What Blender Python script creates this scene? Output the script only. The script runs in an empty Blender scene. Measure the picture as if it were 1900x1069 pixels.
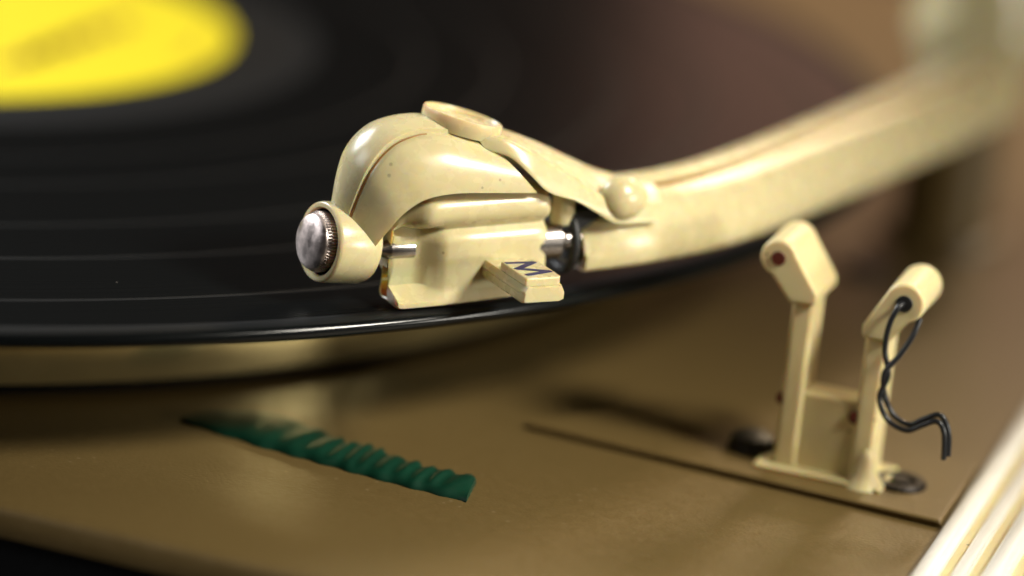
import bpy, bmesh, math, random
from mathutils import Vector, Matrix
random.seed(7)
sc = bpy.context.scene
COL = sc.collection
MM = 0.001                                   # everything below is authored in millimetres

# ------------------------------------------------------------------ camera
def look_matrix(pos, pitch, roll):
    fw = Vector((0, math.cos(pitch), -math.sin(pitch)))
    r = Vector((1, 0, 0)); u = r.cross(fw)
    r2 = r * math.cos(roll) + u * math.sin(roll)
    u2 = -r * math.sin(roll) + u * math.cos(roll)
    m = Matrix((r2, u2, -fw)).transposed().to_4x4()
    m.translation = Vector(pos) * MM
    return m
cd = bpy.data.cameras.new('camera'); cam = bpy.data.objects.new('camera', cd); COL.objects.link(cam)
cam.matrix_world = look_matrix((95.7, -474.0, 112.4), math.radians(17.11), math.radians(5.62))
cd.sensor_width = 36; cd.lens = 6000 / 1900 * 36
cd.clip_start = 0.02; cd.clip_end = 20
cd.dof.use_dof = True; cd.dof.focus_distance = 0.367; cd.dof.aperture_fstop = 5.4; cd.dof.aperture_blades = 0
sc.camera = cam

# ------------------------------------------------------------------ world, lamps, exposure
w = bpy.data.worlds.new('World'); sc.world = w; w.use_nodes = True
bg = w.node_tree.nodes['Background']
bg.inputs[0].default_value = (0.50, 0.26, 0.15, 1); bg.inputs[1].default_value = 0.026

def area(name, loc, target, size, size_y, power, col):
    l = bpy.data.lights.new(name, 'AREA'); l.shape = 'RECTANGLE'; l.size = size; l.size_y = size_y
    l.energy = power; l.color = col
    o = bpy.data.objects.new(name, l); COL.objects.link(o)
    o.location = loc
    o.rotation_euler = (Vector(target) - Vector(loc)).to_track_quat('-Z', 'Y').to_euler()
    return o
k_ = area('key_lamp', (0.300, -0.225, 0.195), (0.098, -0.132, 0.005), 0.06, 0.06, 0.122, (1.0, 0.94, 0.82)); k_.data.spread = math.radians(46)
area('platter_fill', (0.50, -0.25, 0.045), (0.09, -0.10, -0.01), 0.07, 0.05, 1.05, (1.0, 0.95, 0.84))  # unseen fill added to brighten the platter side and its highlight
area('window_light', (-0.42, 0.26, 0.36), (0.09, -0.09, 0.0), 0.30, 0.24, 7.0, (0.96, 0.98, 1.0))
area('side_fill', (-0.50, -0.18, 0.30), (0.09, -0.11, 0.0), 0.26, 0.24, 1.6, (0.96, 0.98, 1.0))  # unseen soft fill added for the sheen on the hood's left
area('record_sheen_fill', (0.36, 0.75, 0.17), (0.13, 0.0, 0.0), 0.45, 0.22, 0.30, (1.0, 0.52, 0.36))  # unseen panel added for the brown sheen on the record
area('rear_lamp', (0.34, 0.36, 0.34), (0.17, 0.10, 0.0), 0.10, 0.10, 1.9, (1.0, 0.76, 0.48))
sc.view_settings.view_transform = 'Standard'; sc.view_settings.look = 'None'
sc.view_settings.exposure = -0.42; sc.view_settings.gamma = 1
sc.cycles.max_bounces = 8

# ------------------------------------------------------------------ materials
def lin(r, g, b):
    f = lambda v: (v / 255 / 12.92) if v / 255 <= .04045 else ((v / 255 + .055) / 1.055) ** 2.4
    return (f(r), f(g), f(b), 1)
def mat(name, rgb, rough=.5, metal=0.0, spec=.5, sss=0, sss_r=(1, .5, .2), sss_scale=.001, coat=0,
        mottle=0, mscale=300, bump=0, bscale=2000, speck=0, rvar=0, speck_col=None, age=0):
    m = bpy.data.materials.new(name); m.use_nodes = True
    nt = m.node_tree; N = nt.nodes; L = nt.links; b = N['Principled BSDF']
    b.inputs['Base Color'].default_value = rgb; b.inputs['Roughness'].default_value = rough
    b.inputs['Metallic'].default_value = metal; b.inputs['Specular IOR Level'].default_value = spec
    if sss:
        b.inputs['Subsurface Weight'].default_value = sss
        b.inputs['Subsurface Radius'].default_value = sss_r; b.inputs['Subsurface Scale'].default_value = sss_scale
    if coat:
        b.inputs['Coat Weight'].default_value = coat; b.inputs['Coat Roughness'].default_value = .12
    geo = N.new('ShaderNodeNewGeometry')
    col = None
    if mottle:
        n = N.new('ShaderNodeTexNoise'); n.inputs['Scale'].default_value = mscale; n.inputs['Detail'].default_value = 5
        L.new(geo.outputs['Position'], n.inputs['Vector'])
        r = N.new('ShaderNodeMapRange'); r.inputs[1].default_value = .3; r.inputs[2].default_value = .7
        r.inputs[3].default_value = 1 - mottle; r.inputs[4].default_value = 1 + mottle * .4
        L.new(n.outputs['Fac'], r.inputs[0])
        mx = N.new('ShaderNodeMix'); mx.data_type = 'RGBA'; mx.blend_type = 'MULTIPLY'; mx.inputs[0].default_value = 1
        mx.inputs[6].default_value = rgb; L.new(r.outputs[0], mx.inputs[7]); col = mx.outputs[2]
        if rvar:
            r2 = N.new('ShaderNodeMapRange'); r2.inputs[1].default_value = .3; r2.inputs[2].default_value = .7
            r2.inputs[3].default_value = rough - rvar; r2.inputs[4].default_value = rough + rvar
            L.new(n.outputs['Fac'], r2.inputs[0]); L.new(r2.outputs[0], b.inputs['Roughness'])
    if age:                                                # uneven yellowing
        n3 = N.new('ShaderNodeTexNoise'); n3.inputs['Scale'].default_value = 55; n3.inputs['Detail'].default_value = 6; n3.inputs['Roughness'].default_value = .65
        L.new(geo.outputs['Position'], n3.inputs['Vector'])
        r3 = N.new('ShaderNodeMapRange'); r3.inputs[1].default_value = .42; r3.inputs[2].default_value = .72; r3.inputs[3].default_value = 0; r3.inputs[4].default_value = age
        L.new(n3.outputs['Fac'], r3.inputs[0])
        mx = N.new('ShaderNodeMix'); mx.data_type = 'RGBA'; L.new(r3.outputs[0], mx.inputs[0])
        if col: L.new(col, mx.inputs[6])
        else: mx.inputs[6].default_value = rgb
        mx.inputs[7].default_value = lin(196, 158, 84); col = mx.outputs[2]
    if speck:                                              # tiny specks of old dirt
        v = N.new('ShaderNodeTexVoronoi'); v.inputs['Scale'].default_value = 420; L.new(geo.outputs['Position'], v.inputs['Vector'])
        n2 = N.new('ShaderNodeTexNoise'); n2.inputs['Scale'].default_value = 130; L.new(geo.outputs['Position'], n2.inputs['Vector'])
        lt = N.new('ShaderNodeMath'); lt.operation = 'LESS_THAN'; lt.inputs[1].default_value = .09; L.new(v.outputs['Distance'], lt.inputs[0])
        gt = N.new('ShaderNodeMath'); gt.operation = 'GREATER_THAN'; gt.inputs[1].default_value = .56; L.new(n2.outputs['Fac'], gt.inputs[0])
        ml = N.new('ShaderNodeMath'); ml.operation = 'MULTIPLY'; L.new(lt.outputs[0], ml.inputs[0]); L.new(gt.outputs[0], ml.inputs[1])
        m2 = N.new('ShaderNodeMath'); m2.operation = 'MULTIPLY'; m2.inputs[1].default_value = speck; L.new(ml.outputs[0], m2.inputs[0])
        mx = N.new('ShaderNodeMix'); mx.data_type = 'RGBA'; L.new(m2.outputs[0], mx.inputs[0])
        if col: L.new(col, mx.inputs[6])
        else: mx.inputs[6].default_value = rgb
        mx.inputs[7].default_value = speck_col or lin(60, 42, 22); col = mx.outputs[2]
    if col: L.new(col, b.inputs['Base Color'])
    if bump:
        n = N.new('ShaderNodeTexNoise'); n.inputs['Scale'].default_value = bscale; n.inputs['Detail'].default_value = 3
        L.new(geo.outputs['Position'], n.inputs['Vector'])
        bp = N.new('ShaderNodeBump'); bp.inputs['Strength'].default_value = bump; bp.inputs['Distance'].default_value = .0002
        L.new(n.outputs['Fac'], bp.inputs['Height']); L.new(bp.outputs[0], b.inputs['Normal'])
    return m
SR = (1.0, .40, .08)
M = {}
M['cream'] = mat('cream_plastic', lin(210, 198, 154), .27, sss=.5, sss_r=SR, sss_scale=.0015, mottle=.03, mscale=500, bump=.03, bscale=900, speck=.4, rvar=.04, age=.04)
M['cream_rest'] = mat('cream_rest_plastic', lin(226, 211, 160), .36, sss=.4, sss_r=SR, sss_scale=.0016, mottle=.06, mscale=300, age=.2, speck=.6)
M['amber'] = mat('amber_grime_shade', lin(158, 108, 44), .45, mottle=.2, mscale=600)  # grime colour in the hood seam, painted shade in the arm groove
M['chrome'] = mat('worn_chrome', (.66, .57, .54, 1), .46, metal=1, mottle=.5, mscale=650, bump=.25, bscale=1300, rvar=.14)
M['steel'] = mat('dull_steel', (.36, .33, .31, 1), .26, metal=1, mottle=.2, mscale=600)
M['black'] = mat('black_rubber', (.012, .013, .014, 1), .5)
M['shade_black'] = mat('black_shade', (.004, .004, .004, 1), .95, spec=.05)  # flat black painted as shade in gaps and recesses
M['dark_metal'] = mat('dark_metal', (.03, .025, .022, 1), .4, metal=.6)
M['wire'] = mat('black_wire', (.014, .015, .017, 1), .32)
M['blue_ink'] = mat('blue_ink', lin(14, 17, 82), .5)
M['deck'] = mat('brown_deck_paint', lin(108, 89, 52), .40, mottle=.05, mscale=900, bump=.16, bscale=2200, rvar=.05, speck=.22, speck_col=lin(176, 156, 122))
M['platter'] = mat('platter_metal', lin(220, 200, 140), .16, metal=.8, mottle=.06, mscale=260)
M['white'] = mat('white_trim', lin(242, 240, 232), .22, mottle=.04, mscale=200)
M['green'] = mat('green_plastic', lin(0, 54, 36), .5, mottle=.2, mscale=300)
M['red'] = mat('red_brown_insert', lin(92, 34, 18), .55)
M['plinth'] = mat('plinth_vinyl', (.010, .011, .012, 1), .6, bump=.4, bscale=900)
M['table'] = mat('table_top', (.014, .013, .012, 1), .55, mottle=.3, mscale=40)
M['label'] = mat('yellow_paper', lin(255, 236, 28), .55, mottle=.04, mscale=400)
M['print'] = mat('orange_print', lin(150, 84, 12), .6)

def vinyl(name, rough, aniso, bump):
    m = bpy.data.materials.new(name); m.use_nodes = True
    nt = m.node_tree; N = nt.nodes; L = nt.links; b = N['Principled BSDF']
    b.inputs['Base Color'].default_value = (.0035, .0045, .0048, 1); b.inputs['Roughness'].default_value = rough
    b.inputs['Anisotropic'].default_value = aniso; b.inputs['Specular IOR Level'].default_value = .27
    if aniso:
        t = N.new('ShaderNodeTangent'); t.direction_type = 'RADIAL'; t.axis = 'Z'; L.new(t.outputs[0], b.inputs['Tangent'])
    tc = N.new('ShaderNodeTexCoord')
    sx = N.new('ShaderNodeSeparateXYZ'); L.new(tc.outputs['Object'], sx.inputs[0])
    cx = N.new('ShaderNodeCombineXYZ'); L.new(sx.outputs[0], cx.inputs[0]); L.new(sx.outputs[1], cx.inputs[1])
    ln = N.new('ShaderNodeVectorMath'); ln.operation = 'LENGTH'; L.new(cx.outputs[0], ln.inputs[0])
    v = N.new('ShaderNodeTexVoronoi'); v.inputs['Scale'].default_value = 330; L.new(tc.outputs['Object'], v.inputs['Vector'])
    n2 = N.new('ShaderNodeTexNoise'); n2.inputs['Scale'].default_value = 90; L.new(tc.outputs['Object'], n2.inputs['Vector'])
    lt = N.new('ShaderNodeMath'); lt.operation = 'LESS_THAN'; lt.inputs[1].default_value = .035; L.new(v.outputs['Distance'], lt.inputs[0])
    gt = N.new('ShaderNodeMath'); gt.operation = 'GREATER_THAN'; gt.inputs[1].default_value = .56; L.new(n2.outputs['Fac'], gt.inputs[0])
    ml = N.new('ShaderNodeMath'); ml.operation = 'MULTIPLY'; L.new(lt.outputs[0], ml.inputs[0]); L.new(gt.outputs[0], ml.inputs[1])
    dm = N.new('ShaderNodeMix'); dm.data_type = 'RGBA'; L.new(ml.outputs[0], dm.inputs[0])
    dm.inputs[6].default_value = b.inputs['Base Color'].default_value; dm.inputs[7].default_value = (.16, .14, .12, 1)
    L.new(dm.outputs[2], b.inputs['Base Color'])
    n = N.new('ShaderNodeTexNoise'); n.noise_dimensions = '1D'; n.inputs['Scale'].default_value = 2600; n.inputs['Detail'].default_value = 2
    L.new(ln.outputs['Value'], n.inputs['W'])
    r = N.new('ShaderNodeMapRange'); r.inputs[1].default_value = .3; r.inputs[2].default_value = .7
    r.inputs[3].default_value = rough - .02; r.inputs[4].default_value = rough + .02
    L.new(n.outputs['Fac'], r.inputs[0]); L.new(r.outputs[0], b.inputs['Roughness'])
    if bump:
        bp = N.new('ShaderNodeBump'); bp.inputs['Strength'].default_value = bump; bp.inputs['Distance'].default_value = .0001
        L.new(n.outputs['Fac'], bp.inputs['Height']); L.new(bp.outputs[0], b.inputs['Normal'])
    return m
M['vinyl'] = vinyl('vinyl_grooves', .29, 0, .02)
M['vinyl_gap'] = vinyl('vinyl_bare', .55, 0, .0)
M['vinyl_smooth'] = vinyl('vinyl_smooth', .18, 0, .0)

# ------------------------------------------------------------------ mesh helpers
def wpos(o):
    p = Vector((0, 0, 0))
    while o: p += o.location; o = o.parent
    return p
def tag(o, label=None, cat=None, group=None, kind=None):
    for k, v in (('label', label), ('category', cat), ('group', group), ('kind', kind)):
        if v: o[k] = v
    return o
def empty(name, loc, label, cat, **k):
    o = bpy.data.objects.new(name, None); COL.objects.link(o); o.location = Vector(loc) * MM
    o.empty_display_size = .005
    return tag(o, label, cat, **k)
def build(name, vs, fs, m, parent=None, origin=(0, 0, 0), angle=38, sub=0, bevel=0, seg=2, smooth=True):
    """vs: world points in mm. The object keeps world orientation; vertices are stored relative to its origin."""
    me = bpy.data.meshes.new(name)
    base = wpos(parent) if parent else Vector(origin) * MM
    me.from_pydata([tuple(Vector(v) * MM - base) for v in vs], [], fs)
    bm = bmesh.new(); bm.from_mesh(me)
    bmesh.ops.remove_doubles(bm, verts=bm.verts, dist=1e-7)
    bmesh.ops.recalc_face_normals(bm, faces=bm.faces)
    bm.to_mesh(me); bm.free()
    me.materials.append(m)
    if smooth:
        me.polygons.foreach_set('use_smooth', [True] * len(me.polygons))
        if not bevel: me.set_sharp_from_angle(angle=math.radians(angle))
    o = bpy.data.objects.new(name, me); COL.objects.link(o)
    if parent: o.parent = parent
    else: o.location = base
    if bevel:
        b = o.modifiers.new('bevel', 'BEVEL'); b.width = bevel * MM; b.segments = seg; b.limit_method = 'ANGLE'
        b.angle_limit = math.radians(35); b.harden_normals = True
    if sub:
        s = o.modifiers.new('sub', 'SUBSURF'); s.levels = s.render_levels = sub
    return o
def loft(secs, cap=True, closed=True):
    vs = [tuple(p) for s in secs for p in s]; n = len(secs[0]); fs = []
    for i in range(len(secs) - 1):
        for j in range(n if closed else n - 1):
            k = (j + 1) % n
            fs.append((i * n + j, i * n + k, (i + 1) * n + k, (i + 1) * n + j))
    if cap:
        fs.append(tuple(range(n))[::-1]); fs.append(tuple((len(secs) - 1) * n + j for j in range(n)))
    return vs, fs
def lathe(profile, axis_o, axis_d, seg=64, closed=False):
    """profile: (distance along axis, radius)"""
    d = Vector(axis_d).normalized(); a = d.orthogonal().normalized(); b = d.cross(a); o = Vector(axis_o)
    secs = []
    for t, r in profile:
        secs.append([o + d * t + (a * math.cos(2 * math.pi * i / seg) + b * math.sin(2 * math.pi * i / seg)) * max(r, 1e-4) for i in range(seg)])
    if closed: secs.append(secs[0])
    return loft(secs, cap=not closed)
def interp(keys, n):
    """Catmull-Rom through rows of equal length"""
    out = []; K = [keys[0]] + list(keys) + [keys[-1]]; m = len(keys) - 1
    for i in range(n + 1):
        t = i / n * m; k = min(int(t), m - 1); f = t - k
        p0, p1, p2, p3 = K[k], K[k + 1], K[k + 2], K[k + 3]
        out.append([.5 * (2 * b + (c - a) * f + (2 * a - 5 * b + 4 * c - d) * f * f + (3 * b - a - 3 * c + d) * f ** 3) for a, b, c, d in zip(p0, p1, p2, p3)])
    return out
def tube(path, rad, seg=14, n=None, taper=None):
    P = [Vector(p) for p in (interp(path, n) if n else path)]; secs = []; up = Vector((0.13, .2, 1)).normalized(); prev = None
    for i, p in enumerate(P):
        t = (P[min(i + 1, len(P) - 1)] - P[max(i - 1, 0)]).normalized()
        if prev is None: a = t.cross(up).normalized()
        else: a = (prev - t * prev.dot(t)).normalized()
        prev = a; b = t.cross(a); r = rad * (taper(i / (len(P) - 1)) if taper else 1)
        secs.append([p + (a * math.cos(2 * math.pi * k / seg) + b * math.sin(2 * math.pi * k / seg)) * r for k in range(seg)])
    return loft(secs)
def box(c, ax, ay, az, hx, hy, hz):
    c = Vector(c); vs = []
    for sz in (-1, 1):
        for sx, sy in ((-1, -1), (1, -1), (1, 1), (-1, 1)):
            vs.append(c + Vector(ax) * hx * sx + Vector(ay) * hy * sy + Vector(az) * hz * sz)
    return vs, [(3, 2, 1, 0), (4, 5, 6, 7), (0, 1, 5, 4), (1, 2, 6, 5), (2, 3, 7, 6), (3, 0, 4, 7)]
def prism(poly, z0, z1, fn):
    """poly in 2D, fn(a, b, h) -> point"""
    n = len(poly)
    return loft([[fn(a, b, h) for a, b in poly] for h in (z0, z1)])
Z = Vector((0, 0, 1))

# ------------------------------------------------------------------ deck frame (plinth turned 18 degrees against the lens)
DA = math.radians(-18)
E1 = Vector((math.cos(DA), math.sin(DA), 0)); E2 = Vector((-math.sin(DA), math.cos(DA), 0))
def D(a, b, z): return E1 * a + E2 * b + Z * z
DECK = -19.2
# table under everything
vs, fs = box((60, 0, -92), E1, E2, Z, 900, 900, 6)
tag(build('table', vs, fs, M['table'], smooth=False), 'dark table top under the record player', None, kind='structure')

# record player body: plinth, pressed deck plate, edge trim
body = empty('record_player_body', D(20, 40, -86), 'brown painted deck of the record player with white edge rails', 'record player')
vs, fs = box(D(11.5, 67, -52.5), E1, E2, Z, 178, 191, 33.0)
build('plinth', vs, fs, M['plinth'], body, bevel=1.5)
prof = [(-125.9, -22.5), (-125.7, -19.9), (-125.2, -19.3), (-124.2, -19.0), (-114, -18.9), (-110.5, -18.92), (-107.5, -19.0), (-104, -19.17), (-101, DECK), (-60, DECK), (0, DECK), (120, DECK), (257, DECK), (257.5, -22.5)]
secs = []
for a in [-165] + list(range(-150, 176, 25)) + [179.0]:
    secs.append([D(a, b, z) for b, z in prof])
vs, fs = loft(secs, cap=True)
plate = build('deck_plate', vs, fs, M['deck'], body, angle=50)
def rail(a0, a1, h, name, m):
    n = 10; sec = [(a0, DECK - 2.5)] + [((a0 + a1) / 2 - (a1 - a0) / 2 * math.cos(math.pi * i / n), DECK + .2 + h * math.sin(math.pi * i / n) ** .6) for i in range(n + 1)] + [(a1, DECK - 2.5)]
    vs, fs = loft([[D(a, b, z) for a, z in sec] for b in (-125.5, -60, 40, 257)])
    return build(name, vs, fs, m, body)
vs, fs = box(D(184.6, 65.7, DECK - 1.3), E1, E2, Z, 5.5, 191.2, 1.4)
build('trim_bed', vs, fs, M['cream_rest'], body)
rail(179.2, 181.9, 1.3, 'trim_rail', M['white']); rail(183.0, 184.8, .5, 'trim_rail', M['white']); rail(186.2, 189.0, 1.3, 'trim_rail', M['white'])
# black screw head sunk in the deck behind the tonearm rest
vs, fs = lathe([(DECK - .3, 3.6), (DECK + .5, 3.6), (DECK + .9, 3.0), (DECK + .9, 1.2), (DECK + .4, 1.1)], (146.6, -21, 0), Z, 32)
build('deck_screw', vs, fs, M['black'], body)

# ------------------------------------------------------------------ platter and record
pl = empty('turntable_platter', (0, 0, DECK), 'brass toned metal turntable platter under the black record', 'platter')
vs, fs = lathe([(-17.6, 20), (-17.95, 112), (-18.0, 115.8), (-17.5, 117.0), (-16.5, 117.2), (-5.2, 117.2), (-4.2, 116.8), (-4.0, 115), (-4.0, 20)], (0, 0, 0), Z, 192)
build('platter_dish', vs, fs, M['platter'], pl, angle=50)
vs, fs = lathe([(-3.9, 4), (-3.95, 114.5), (-3.4, 115), (-2.3, 114.2), (-2.25, 4)], (0, 0, 0), Z, 128)
build('rubber_mat', vs, fs, M['black'], pl)
vs, fs = lathe([(DECK + .04, 100), (DECK + .04, 115.4), (-17.9, 115.4), (-17.9, 100)], (0, 0, 0), Z, 160, closed=True)
build('gap_shade_ring', vs, fs, M['shade_black'], pl)  # black ring painted as the shadow gap between platter and deck
vs, fs = lathe([(DECK + .05, 12), (-17.4, 12), (-17.3, 3.6), (4.5, 3.55), (6.0, 2.6), (6.3, 1)], (0, 0, 0), Z, 40)
build('spindle', vs, fs, M['steel'], pl)

rec = empty('vinyl_record', (0, 0, -2.2), 'black vinyl record with a yellow paper label', 'record')
gaps = [78.5, 91, 108.3, 121.6, 137.2]
pr = [(-2.2, 3.7), (-2.2, 147.5), (-1.9, 149.3), (-1.3, 149.9), (-.6, 149.85), (-.15, 149.3), (.06, 148.6), (.08, 147.9), (-.02, 147.35), (-.24, 146.9), (-.26, 146.4), (-.26, 145.6), (-.25, 145.0), (-.25, 144.0)]
bands = []
for g in sorted(gaps, reverse=True): pr += [(-.25, g + .9), (-.25, g + .42), (-.25, g + .38), (-.31, g + .26), (-.31, g - .26), (-.25, g - .38), (-.25, g - .42), (-.25, g - .9)]
pr += [(-.25, 64.5), (-.25, 63.2), (-.30, 62.4), (-.30, 54), (-.12, 53), (-.10, 52), (-.10, 3.7)]
vs, fs = lathe(pr, (0, 0, 0), Z, 288, closed=True)
disc = build('record_disc', vs, fs, M['vinyl'], rec, angle=60)
disc.data.materials.append(M['vinyl_smooth']); disc.data.materials.append(M['vinyl_gap'])
for p in disc.data.polygons:
    r = math.hypot(p.center.x, p.center.y) / MM
    if p.normal.z > .8 and (r > 146.5 or r < 63 or any(abs(r - g) < .36 for g in gaps)): p.material_index = 2
    elif r > 146 or p.normal.z < -.5: p.material_index = 1
vs, fs = lathe([(-.09, 3.7), (-.09, 49.9), (.02, 50.1), (.06, 49.7), (.06, 3.7)], (0, 0, 0), Z, 144, closed=True)
lab = build('paper_label', vs, fs, M['label'], rec)
# worn lettering on the label: smeared, unreadable strokes running up across it
def ribbon(path, wd, z, n=40):
    P = [Vector((x, y, z)) for x, y in interp(path, n)]; vs = []; fs = []
    for i, p in enumerate(P):
        t = (P[min(i + 1, n)] - P[max(i - 1, 0)]).normalized(); nrm = Vector((-t.y, t.x, 0)); e = wd * (.35 + .65 * math.sin(math.pi * min(1, max(0, i / n))) ** .4) / 2
        vs += [p - nrm * e, p + nrm * e]
    for i in range(n): fs.append((2 * i, 2 * i + 1, 2 * i + 3, 2 * i + 2))
    return vs, fs
for pth, wd in (([(20, -27), (21.5, -21), (24, -20.5), (22.5, -15), (26, -15.5), (24.6, -10), (28, -9.4), (27, -4), (30.4, -2), (29, 3), (33, 5), (31.4, 10), (35, 13)], 3.0),
                ([(22.4, -25), (24.8, -12), (29.8, 4)], 1.6), ([(12, -33), (14, -28), (12.6, -26), (16, -22), (14.6, -18)], 2.2), ([(43.5, -12), (45.0, -4), (45.4, 3)], .8)):
    vs, fs = ribbon(pth, wd, .09); build('label_print', vs, fs, M['print'], lab, smooth=False)

# ------------------------------------------------------------------ tonearm: head frame (u along the head, v toward the lens, z up)
TH = math.radians(28)
UA = Vector((math.cos(TH), math.sin(TH), 0)); VN = Vector((math.sin(TH), -math.cos(TH), 0)); HO = Vector((80.5, -117.2, 0))
def H(u, v, z): return HO + UA * u + VN * v + Z * z
arm = empty('tonearm', (166, -10, DECK), 'cream plastic tonearm with a humped head resting over the record edge', 'tonearm')

# hood: arched shell from the front collar to behind the oval
keys = [  # Tu, Tz, Lu, Lz, W
    (-6.8, 10.2, -4.6, 5.4, 2.4), (-6.5, 12.0, -3.4, 6.3, 3.3), (-6.0, 14.5, -2.4, 8.5, 4.5), (-5.0, 17.3, -1.2, 11.1, 5.8), (-3.2, 19.5, .4, 12.8, 6.4),
    (-.7, 20.8, 2.2, 13.75, 6.8), (3.4, 21.3, 5.4, 14.2, 7.0), (7.4, 20.5, 9.9, 14.1, 7.05), (10.2, 19.4, 15.5, 13.9, 7.1)]
secs = []; seam = []
for q, (Tu, Tz, Lu, Lz, W) in enumerate(interp(keys, 60)):
    SP = .52 - .22 * min(1, q / 42)                           # where the top strip ends (angle share)
    half = []
    ts = [0, SP * .25, SP * .5, SP * .75, SP - .05, SP - .02, SP - .004, SP + .02, SP + .05, SP + .10] + [SP + .10 + (.9 - SP) * x for x in (.18, .36, .54, .72, .86, 1.0)]
    for t in ts:
        an = t * math.pi / 2; n = 2 / 2.08
        sw = math.sin(an) ** n; sh = math.cos(an) ** n if t < 1 else 0
        k = 1.035 if t < SP - .01 else (0.972 if t < SP + .03 else 1.0)
        half.append((sw * W * k, sh * k))
    outer = [(-a, h) for a, h in reversed(half[1:])] + half
    inner = [(a * .82, h * .86 + .0) for a, h in reversed(outer)]
    ring = outer + inner
    secs.append([H(Lu + (Tu - Lu) * h, a, Lz + (Tz - Lz) * h) for a, h in ring])
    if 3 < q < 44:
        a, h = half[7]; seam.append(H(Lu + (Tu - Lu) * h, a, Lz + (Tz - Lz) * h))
vs, fs = loft(secs)
hood = build('head_shell', vs, fs, M['cream'], arm, angle=42)
vs, fs = tube(seam, .13, 8); build('grime_shade_line', vs, fs, M['amber'], hood, angle=80)  # amber grime line along the hood seam

# oval inset on the crown
tilt = math.radians(-13); du = UA * math.cos(tilt) + Z * math.sin(tilt); nn = (Z * math.cos(tilt) - UA * math.sin(tilt))
c0 = H(8.6, 0, 21.0)
secs = []
for r, h in [(4.3, -1.4), (4.62, -.6), (4.68, .28), (4.6, .5), (4.42, .52), (4.3, .38), (4.22, -.12), (2.0, -.14), (.01, -.14)]:
    secs.append([c0 + du * r * math.cos(2 * math.pi * i / 72) * 1.02 + VN * r * math.sin(2 * math.pi * i / 72) + nn * h for i in range(72)])
vs, fs = loft(secs)
build('oval_inset', vs, fs, M['cream'], hood, angle=50)

# collar and thumbscrew at the front
cy, cp = TH + math.radians(7), math.radians(7)
AX = -(Vector((math.cos(cy), math.sin(cy), 0)) * math.cos(cp)) + Z * math.sin(cp)    # points out of the front
C0 = H(-8.15, 0, 7.0)
col_p = [(-6.4, 2.6), (-6.2, 3.8), (-5.8, 4.35), (-5.0, 4.62), (-.5, 4.66), (-.12, 4.58), (0, 4.36), (-.02, 4.0), (-.25, 3.86), (-2.4, 3.8), (-2.4, .5)]
vs, fs = lathe(col_p, C0, AX, 96)
build('collar', vs, fs, M['cream'], arm, angle=50)
# neck web between collar and hood
vs, fs = loft([[H(u + du_, v, z) for v, z in ((-3.2, 9.6), (0, 10.8), (3.2, 9.6), (3.9, 7.0), (2.6, 4.6), (-2.6, 4.6), (-3.9, 7.0))] for u, du_ in ((-6.4, 0), (-3.6, 0), (-2.9, 0))])
build('collar_web', vs, fs, M['cream'], arm, sub=2)
ts = bpy.data.objects.new('thumbscrew', None)
nseg = 56; secs = []
for t, r, kn in [(-2.3, 3.4, 0), (-.6, 3.42, 0), (-.55, 3.5, 1), (.35, 3.5, 1), (.55, 3.34, .5), (.75, 3.22, 0)]:
    ring = []
    a = AX.orthogonal().normalized(); b = AX.cross(a)
    for i in range(nseg * 4):
        rr = r - kn * (.2 if i % 4 in (0, 1) else -.02); an = 2 * math.pi * i / (nseg * 4)
        ring.append(C0 + AX * t + (a * math.cos(an) + b * math.sin(an)) * rr)
    secs.append(ring)
vs, fs = loft(secs)
bpy.data.objects.remove(ts)
vs2, fs2 = lathe([(-1.2, 3.3), (-1.2, 3.84), (-.45, 3.84), (-.45, 3.3)], C0, AX, 64, closed=True)
build('recess_shade_ring', vs2, fs2, M['shade_black'], arm)  # black ring added as painted shade in the collar recess
screw = build('thumbscrew', vs, fs, M['chrome'], arm, angle=30)
vs, fs = lathe([(.70, 3.2), (.95, 3.22), (1.2, 3.05), (1.5, 2.55), (1.72, 1.8), (1.82, .9), (1.84, .01)], C0, AX, 64)
cap = build('domed_cap', vs, fs, M['chrome'], screw, angle=60)

# neck behind the oval: recessed top panel between raised edges, wide apron down to the side
nk = [  # uc, zc, uE, zE, wE, uB, zB, wB
    (8.6, 20.0, 8.8, 19.5, 3.6, 9.6, 18.6, 4.6), (11.6, 19.9, 11.4, 19.5, 4.8, 12.2, 18.0, 6.0), (15.2, 19.2, 14.6, 18.2, 5.6, 14.4, 16.2, 7.1),
    (19.2, 17.7, 18.4, 15.9, 6.0, 16.9, 14.1, 7.5), (23.0, 16.0, 22.0, 13.8, 6.2, 20.6, 12.9, 7.6), (26.5, 14.5, 25.2, 12.2, 6.3, 23.6, 11.3, 7.4),
    (30.0, 13.5, 28.4, 11.4, 5.9, 26.8, 9.8, 7.1), (34.5, 12.7, 33.6, 11.0, 4.4, 32.6, 9.6, 6.2)]
secs = []
for uc, zc, uE, zE, wE, uB, zB, wB in interp(nk, 44):
    half = []
    for f, dz in ((0, 0), (.2, 0), (.4, 0), (.6, 0), (.78, 0), (.86, .03), (.91, .30), (.96, .46)):
        half.append((uc + (uE - uc) * f, wE * f, zc + (zE - zc) * f ** 1.7 + dz))
    for f, dz, dw in ((0, .44, .12), (.15, .34, .22), (.4, .18, .2), (.7, .05, .1), (.92, 0, .02), (1, -.12, -.12)):
        half.append((uE + (uB - uE) * f, wE + (wB - wE) * f + dw, zE + (zB - zE) * f + dz))
    half += [(uB + .2, wB - 1.0, zB - .1), (uE + .3, wE - .8, zE - 1.1)]
    far = [(u, -v, z) for u, v, z in reversed(half[1:])]
    secs.append([H(u, v, z) for u, v, z in far + half])
vs, fs = loft(secs)
neck = build('neck', vs, fs, M['cream'], arm, angle=46)

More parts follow.
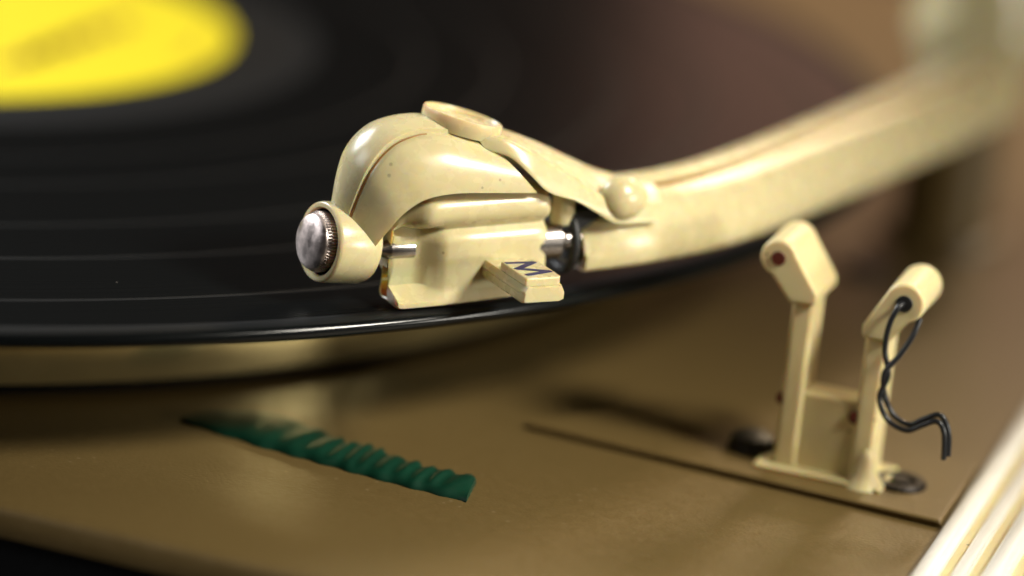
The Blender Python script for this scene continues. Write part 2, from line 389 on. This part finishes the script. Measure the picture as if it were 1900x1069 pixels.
# rounded boss on the near and far side of the neck
for s in (1,):
    bs = []; c = H(27.1, 5.8 * s, 12.4)
    R_, S_ = 28, 16
    for i in range(S_ + 1):
        ph = math.pi * i / S_ ; bs.append([c + UA * ((2.6 if math.cos(2 * math.pi * j / R_) < 0 else 3.6) * math.sin(ph) * math.cos(2 * math.pi * j / R_)) + VN * (2.3 * math.sin(ph) * math.sin(2 * math.pi * j / R_)) + Z * (2.7 * math.cos(ph)) for j in range(R_)])
    vs, fs = loft(bs); build('boss', vs, fs, M['cream'], arm, angle=80)

# arm beam: swept in plan from the head frame to the pivot
path = [(101.1, -106.3, 0), (104.2, -104.6, 0), (107.3, -102.6, 0), (112.8, -97.6, 0), (118.2, -90.4, 0), (124.4, -80.3, 0), (130.5, -69.4, 0), (136.5, -58.6, 0), (143, -46.6, 0), (149.5, -34, 0), (156, -20.5, 0), (160.5, -11.6, 0)]
NP = 90; P = [Vector(p) for p in interp(path, NP)]
def arm_half(f):
    k = min(1, f / .11); zt = 11.0 + 2.3 * (k * k * (3 - 2 * k)); zb = 3.5 + .7 * min(1, f / .25)
    g = 1 + .10 * f
    return [(0, zt), (.8, zt), (1.3, zt - .14), (1.55, zt - .5), (1.5, zt - .95), (1.65, zt - 1.25), (2.2, zt - 1.45), (3.3, zt - 1.95), (4.5, zt - 2.9), (5.35, zt - 4.1), (5.95 * g, zt - 5.6), (6.3 * g, zb + 2.2), (6.25 * g, zb + .7), (6.0 * g, zb + .2), (5.4 * g, zb)]
secs = []; zmid = 8
for i, p in enumerate(P):
    t = (P[min(i + 1, NP)] - P[max(i - 1, 0)]).normalized(); nrm = Vector((t.y, -t.x, 0))
    h = arm_half(i / NP); ring = [(-v, z) for v, z in reversed(h[1:])] + h
    secs.append([p + nrm * v + Z * z for v, z in ring])
    if i == 0: first = (p, t, nrm, ring)
p, t, nrm, ring = first
inner = lambda k, d: [p + t * d + nrm * v * k + Z * (zmid + (z - zmid) * k) for v, z in ring]
secs = [inner(.55, 9.0), inner(.74, 7.0), inner(.76, 0.25), inner(.80, 0.0), inner(.97, -.05)] + secs
vs, fs = loft(secs)
beam = build('arm_beam', vs, fs, M['cream'], arm, angle=50)
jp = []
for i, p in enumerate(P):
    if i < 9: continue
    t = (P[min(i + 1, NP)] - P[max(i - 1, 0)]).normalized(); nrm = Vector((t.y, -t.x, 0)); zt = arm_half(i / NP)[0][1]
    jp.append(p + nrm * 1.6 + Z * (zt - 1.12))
vs, fs = tube(jp, .34, 10); build('grime_shade_line', vs, fs, M['amber'], beam, angle=80)  # amber tube painted as the shaded line under the arm ridge

# pivot housing at the far end of the arm, standing on a dark spindle
vs, fs = lathe([(4.0, 2), (4.2, 6.8), (5.2, 8.0), (8, 8.6), (12, 10.4), (13.4, 10.8), (16, 9.9), (20, 9.0), (28, 8.4), (38, 8.0), (44, 7.2), (47, 5.5), (48, 2)], (162.0, 4, 0), Z, 64)
build('pivot_housing', vs, fs, M['cream'], arm, angle=50)
vs, fs = lathe([(DECK, 10), (DECK + 1.2, 9.7), (DECK + 1.6, 7.4), (4.1, 7.0)], (160, 2, 0), Z, 48)
build('pivot_post', vs, fs, M['deck'], arm, angle=50)

vs, fs = lathe([(-1.5, 2.6), (.5, 2.6), (.9, 2.2), (1.0, .4)], (158.2, -24.5, 8.5), (.88, -.47, 0), 32)
build('highlight_disc', vs, fs, M['steel'], arm, angle=40)  # steel disc added to give the pale highlight on the arm end

# ------------------------------------------------------------------ cartridge hung under the hood
CT = math.radians(2.0)
def CQ(u, v, z):                                      # nose tipped slightly down
    uu, zz = u - 9, z - 7
    return H(9 + uu * math.cos(CT) - zz * math.sin(CT), v, 7 + uu * math.sin(CT) + zz * math.cos(CT))
near = [(4.6, .05), (5.7, .08), (6.25, .35), (6.3, .9), (5.9, 1.7), (5.75, 2.2), (5.8, 5.0), (5.95, 7.2), (5.75, 8.05), (5.2, 8.55), (4.85, 8.95), (4.95, 9.35), (5.6, 9.75), (6.15, 10.4), (6.3, 11.2), (6.1, 12.1), (5.4, 12.9), (4.2, 13.3), (2.6, 13.4)]
far_ = [(0, 13.3), (-1.6, 12.6), (-2.2, 11), (-2.2, 6), (-1.6, 4.2), (.6, 3.6), (.9, 3.0), (1.0, .6), (1.3, .12)]
ring0 = near + far_
def step(x, a, b): x = max(0, min(1, (x - a) / (b - a))); return x * x * (3 - 2 * x)
st = [  # u, top limit, bottom lift
    (-.7, 9.0, .35), (-.5, 9.8, .1), (.2, 10.8, 0), (.8, 11.6, 0), (1.4, 12.2, 0), (2.0, 12.6, 0), (2.6, 13.0, 0), (3.2, 13.2, 0), (3.8, 13.3, 0), (4.4, 13.4, 0), (5.0, 13.4, 0), (5.6, 13.4, .05), (9, 13.4, .15), (13, 13.4, .35), (16.5, 13.4, .7), (17.6, 13.3, .8), (18.1, 13.1, .9), (18.35, 12.7, 1.1)]
secs = []
for u, top, lift in st:
    s = []
    for v, z in ring0:
        zz = z if z < 8 else 8 + (z - 8) * (top - 8) / (13.4 - 8)
        if z < 3: zz = lift + z * (3 - lift) / 3
        k = 2.7 * (1 - step(u, 2.2, 5.8)) if z < 9.2 else 2.9 * (1 - step(u, -.4, 3.2))
        k *= step(z, .9, 2.4)
        if u > 17.5: k = {17.6: .03, 18.1: .2, 18.35: .6}[u]
        back = 1.0 * math.sin(max(0, min(1, (zz - 3.4) / 6)) * math.pi) ** 1.5 * max(0, 1 - (u + .7) / 4)
        s.append(CQ(u + back, v - k if v > 3 else v + k * .2, zz + .45))
    secs.append(s)
# open notch in the nose under the front pin
def notch(d, k):
    s = []
    for v, z in ring0:
        zz = z if z < 8 else 8 + (z - 8) * (9.0 - 8) / 5.4
        s.append(CQ(-.7 + d, 2.5 + (max(.9, min(v, 3.1)) - 2.5) * k, 2.6 + ((min(zz, 5.0)) - 2.6) * k + .2))
    return s
secs = [notch(5, .55), notch(4, .72), notch(.05, .74)] + secs
vs, fs = loft(secs)
cart = build('cartridge', vs, fs, M['cream'], arm, angle=50)
cart['label'] = 'cream turnover cartridge with a rounded top roll and side lever'
# lever with its cap and the blue letter
lev = []
for v in (4.5, 10, 15.9, 16.5):
    ins = .0 if v < 16 else .22
    lev.append([H(u, v, z) for u, z in ((10.2 + ins, 3.75 + ins), (14.8 - ins, 3.75 + ins), (15.35 - ins, 4.2), (15.35 - ins, 5.0), (15.0 - ins, 5.72), (10.35 + ins, 5.72), (10.0 + ins, 5.2), (10.0 + ins, 4.9), (10.12 + ins, 4.82), (10.0 + ins, 4.74), (10.0 + ins, 4.0))])
vs, fs = loft(lev)
lever = build('turnover_lever', vs, fs, M['cream'], cart, angle=25)
vs, fs = prism([(10.35, 9.6), (14.9, 9.2), (14.9, 15.7), (14.5, 16.15), (10.35, 16.15)], 5.70, 6.72, lambda a, b, h: H(a, b, h))
capo = build('lever_cap', vs, fs, M['cream'], cart, bevel=.16, seg=3)
mp = [(10.75, 10.35), (14.0, 10.55), (11.0, 12.6), (14.3, 14.05), (11.1, 14.95)]
vs, fs = [], []
def stroke(a, b, wd):
    A_, B_ = Vector(a), Vector(b); t = (B_ - A_).normalized(); n = Vector((-t.y, t.x)) * wd / 2; e = t * wd * .35
    k = len(vs); pts = [A_ - e - n, B_ + e - n, B_ + e + n, A_ - e + n]
    for z in (6.70, 6.745 + .002 * k): vs.extend([H(q.x, q.y, z) for q in pts])
    fs.extend([(k, k + 1, k + 2, k + 3), (k + 4, k + 5, k + 6, k + 7)] + [(k + i, k + (i + 1) % 4, k + 4 + (i + 1) % 4, k + 4 + i) for i in range(4)])
for i, wd in enumerate((.58, .74, .60, .62)): stroke(mp[i], mp[i + 1], wd)
lt = build('letter_m', vs, fs, M['blue_ink'], cart, smooth=False)
# stylus under the body
vs, fs = tube([CQ(10, 3.2, 1.2), CQ(6, 3.2, .8), CQ(4.6, 3.2, .55)], .28, 10); build('stylus_shank', vs, fs, M['steel'], cart)
vs, fs = lathe([(.8, .22), (.15, .18), (-.24, .03)], H(4.7, 3.2, 0), Z, 12); build('stylus_tip', vs, fs, M['steel'], cart)
# front pivot pin (cone) and rear pivot pin with its black clip
vs, fs = lathe([(-3.5, 1.2), (-.6, 1.2), (-.4, 1.15), (.9, .6), (2.2, .55), (5.0, .55)], H(-1.0, 2.3, 6.4), -UA, 32)
build('pivot_pin', vs, fs, M['steel'], cart)
vs, fs = lathe([(-1, 2.3), (2.0, 2.3), (2.3, 2.0), (2.3, 1.2), (8, 1.2)], H(18.3, 3.6, 7.0), UA, 32)
build('pivot_pin', vs, fs, M['steel'], cart)
cl = [H(21.6, 3.0 + 3.4 * math.cos(a), 7.0 + 3.7 * math.sin(a)) for a in [math.radians(x) for x in range(-140, 141, 14)]]
vs, fs = tube(cl, .6, 12); build('spring_clip', vs, fs, M['black'], arm)
vs, fs = box(H(24.2, 0, 7.6), UA, VN, Z, 2.4, 4.2, 3.2); build('cavity_shade_block', vs, fs, M['black'], arm, bevel=.4)  # black block added to fill the cavity with painted shade
vs, fs = lathe([(0, 1.2), (.5, 1.45), (5, 1.45)], H(20.6, 4.2, 9.2), Z, 24); build('hanger_stud', vs, fs, M['cream'], arm)

# ------------------------------------------------------------------ tonearm rest
rest = empty('tonearm_rest', D(163, -60, DECK), 'cream forked tonearm rest with two outward leaning heads on the deck', 'tonearm rest')
PT = -18.2
vs, fs = prism([(126, -68.5), (178.8, -72.5), (178.8, -50), (150, -46), (138, -50)], DECK + .03, PT, lambda a, b, h: D(a, b, h))
build('base_plate', vs, fs, M['deck'], rest, bevel=.5)
vs, fs = prism([(156.6, -65.5), (168.3, -65.5), (168.3, -60.8), (156.6, -60.8)], PT - .2, -8.4, lambda a, b, h: D(a, b, h))
build('web', vs, fs, M['cream_rest'], rest, bevel=.5)
vs, fs = prism([(154.6, -67.6), (170.4, -67.9), (170.4, -58.5), (154.6, -58.2)], PT - .1, PT + .5, lambda a, b, h: D(a, b, h))
build('foot', vs, fs, M['cream_rest'], rest, bevel=.5)
def fork(post_a, lean, zt, b0, b1, hr, pw):   # one upright and its head
    sg = 1 if lean > 0 else -1
    # post
    vs, fs = prism([(post_a - pw, b0), (post_a + pw, b0), (post_a + pw, b1), (post_a - pw, b1)], PT - .2, zt - 4.0, lambda a, b, h: D(a, b, h))
    build('post', vs, fs, M['cream_rest'], rest, bevel=.6, seg=3)
    # head: teardrop pulled along the deck depth, ring hole in its end
    cx, cz = post_a + lean, zt
    pts = [(cx + hr * math.cos(a), cz + hr * math.sin(a)) for a in [math.radians(90 - sg * (-95 + 10 * i)) if False else math.radians(90 - sg * x) for x in range(-70, 161, 10)]]
    pts += [(post_a + sg * (pw + .15), zt - 5.2), (post_a - sg * (pw + .35), zt - 5.0), (post_a - sg * (pw + .45), zt - 3.6)]
    hole = [(cx + hr * .42 * math.cos(math.radians(15 * i)), cz + hr * .42 * math.sin(math.radians(15 * i))) for i in range(24)]
    vs, fs = loft([[D(a, b, z) for a, z in pts] for b in (b0 - .8, b0 + 9.0)])
    return build('head', vs, fs, M['cream_rest'], rest, bevel=.5, seg=3), (cx, cz)
h1, (lx, lz) = fork(158.0, -3.4, 7.6, -66.2, -60.4, 2.25, 1.35)
h2, (rx, rz) = fork(167.2, 2.8, 5.0, -66.2, -60.4, 2.4, 1.35)
vs, fs = lathe([(-.2, .8), (-.14, .85), (.2, .85)], D(lx, -67.0, lz), E2, 24); build('hole_insert', vs, fs, M['red'], h1)
vs, fs = lathe([(-.16, .95), (-.1, 1.0), (.2, 1.0)], D(rx, -67.0, rz), E2, 24); build('hole', vs, fs, M['black'], h2)
for a, z in ((156.9, -9.6), (165.8, -10.2)):
    vs, fs = lathe([(-.5, .5), (-.4, .8), (.5, .8)], D(a, -65.6, z), E2, 20); build('rivet', vs, fs, M['red'], rest)
vs, fs = lathe([(PT - .1, 2.9), (PT + .9, 2.9), (PT + 1.8, 2.5), (PT + 2.3, 1.5), (PT + 2.4, .3)], D(152.9, -61.8, 0), Z, 36); build('screw', vs, fs, M['black'], rest)
s2 = lathe([(PT - .1, 3.2), (PT + .3, 3.2), (PT + .6, 2.9), (PT + .6, 2.0), (PT + .1, 1.8), (PT + .1, 1.2), (PT + .7, 1.1), (PT + .7, .1)], D(171.6, -63.0, 0), Z, 36)
build('screw', *s2, M['dark_metal'], rest, angle=40)
vs, fs = lathe([(PT - .2, 2.6), (PT + .5, 2.2), (PT + 1.6, 1.5), (PT + 3.4, 1.0), (PT + 4.6, .2)], D(167.9, -66.0, 0), Z, 28); build('foot_gusset', vs, fs, M['cream_rest'], rest, angle=70)

# twisted black wires out of the right head
wires = empty('wire_pair', D(rx, -67.4, rz - 3), 'two twisted black wires hanging from the right head of the tonearm rest', 'wires')
w1 = [D(rx, -66.6, rz), D(rx - .5, -67.8, rz - .3), D(rx - 1.2, -68.2, rz - 2.6), D(rx - 1.3, -68.2, rz - 5.5), D(rx - .5, -68.4, rz - 8.4), D(rx - 1.1, -68.6, rz - 11.2), D(rx + .2, -68.8, rz - 13.6), D(rx + 2.6, -69.0, rz - 14.4), D(rx + 4.4, -69, rz - 13.4), D(rx + 6.0, -69, rz - 12.6), D(rx + 7.0, -69, rz - 13.8), D(rx + 7.4, -69, rz - 17.0)]
w2 = [D(rx + 1.9, -66.2, rz - 1.6), D(rx + 1.5, -67.2, rz - 3.6), D(rx + .4, -68.0, rz - 6.0), D(rx - .9, -68.6, rz - 8.2), D(rx - .6, -68.2, rz - 11.0), D(rx + .7, -68.4, rz - 13.0), D(rx + 2.7, -68.5, rz - 13.8), D(rx + 4.3, -68.6, rz - 12.8), D(rx + 6.2, -68.6, rz - 11.9), D(rx + 7.4, -68.6, rz - 13.6), D(rx + 7.8, -68.6, rz - 16.6)]
for q in (w1, w2):
    vs, fs = tube(q, .34, 12, n=90); build('wire', vs, fs, M['wire'], wires, angle=80)

# ------------------------------------------------------------------ green ridged strip on the deck
g = empty('green_emblem', D(108, -89.5, DECK), 'dark green ridged plastic emblem on the deck in front of the platter', 'emblem')
far_e = [(58.0, -112.8), (61.5, -109.4), (66.0, -108.4), (70.0, -109.4), (74.2, -112.6), (76.7, -114.9), (78.5, -116.3), (81.1, -116.5), (83.2, -118.7), (86.1, -120.6), (89.1, -122.3), (91.6, -122.7), (93.8, -124.2)]
near_e = [(58.4, -113.3), (60.9, -115.0), (64.6, -117.2), (68.0, -119.2), (71.3, -120.8), (74.0, -122.1), (76.6, -123.3), (79.2, -124.6), (81.8, -125.8), (84.7, -127.1), (87.5, -128.3), (90.0, -129.3), (92.9, -130.6)]
rows = interp([f + n for f, n in zip(far_e, near_e)], 150); secs = []
for i, (fx, fy, nx, ny) in enumerate(rows):
    t = i / 150; F, Nn = Vector((fx, fy, 0)), Vector((nx, ny, 0))
    ph = 29 * math.pi * t + 2.0 * math.sin(9 * t) + .8 * math.sin(23 * t)
    rag = (.5 + .25 * math.sin(41 * t + 1)) * math.sin(ph) * min(1, max(0, (t - .25) * 5))
    F += (F - Nn).normalized() * rag; Nn += (Nn - F).normalized() * .15 * math.sin(57 * t)
    sec = []
    for j in range(13):
        f = j / 12
        h = 1.15 * math.sin(math.pi * min(1, f * 1.0) ** .8) ** .35 if 0 < f < 1 else 0
        h *= min(1, .35 + 3 * min(t, 1 - t + .2))
        h += .14 * math.sin(ph + 2.2 * f) * math.sin(math.pi * f) * min(1, max(0, (t - .1) * 4))
        q = F.lerp(Nn, f); sec.append((q.x, q.y, DECK + .03 + max(0, h)))
    secs.append(sec + [(Nn.x, Nn.y, DECK + .02), (F.x, F.y, DECK + .02)])
vs, fs = loft(secs); build('raised_relief', vs, fs, M['green'], g, angle=50)
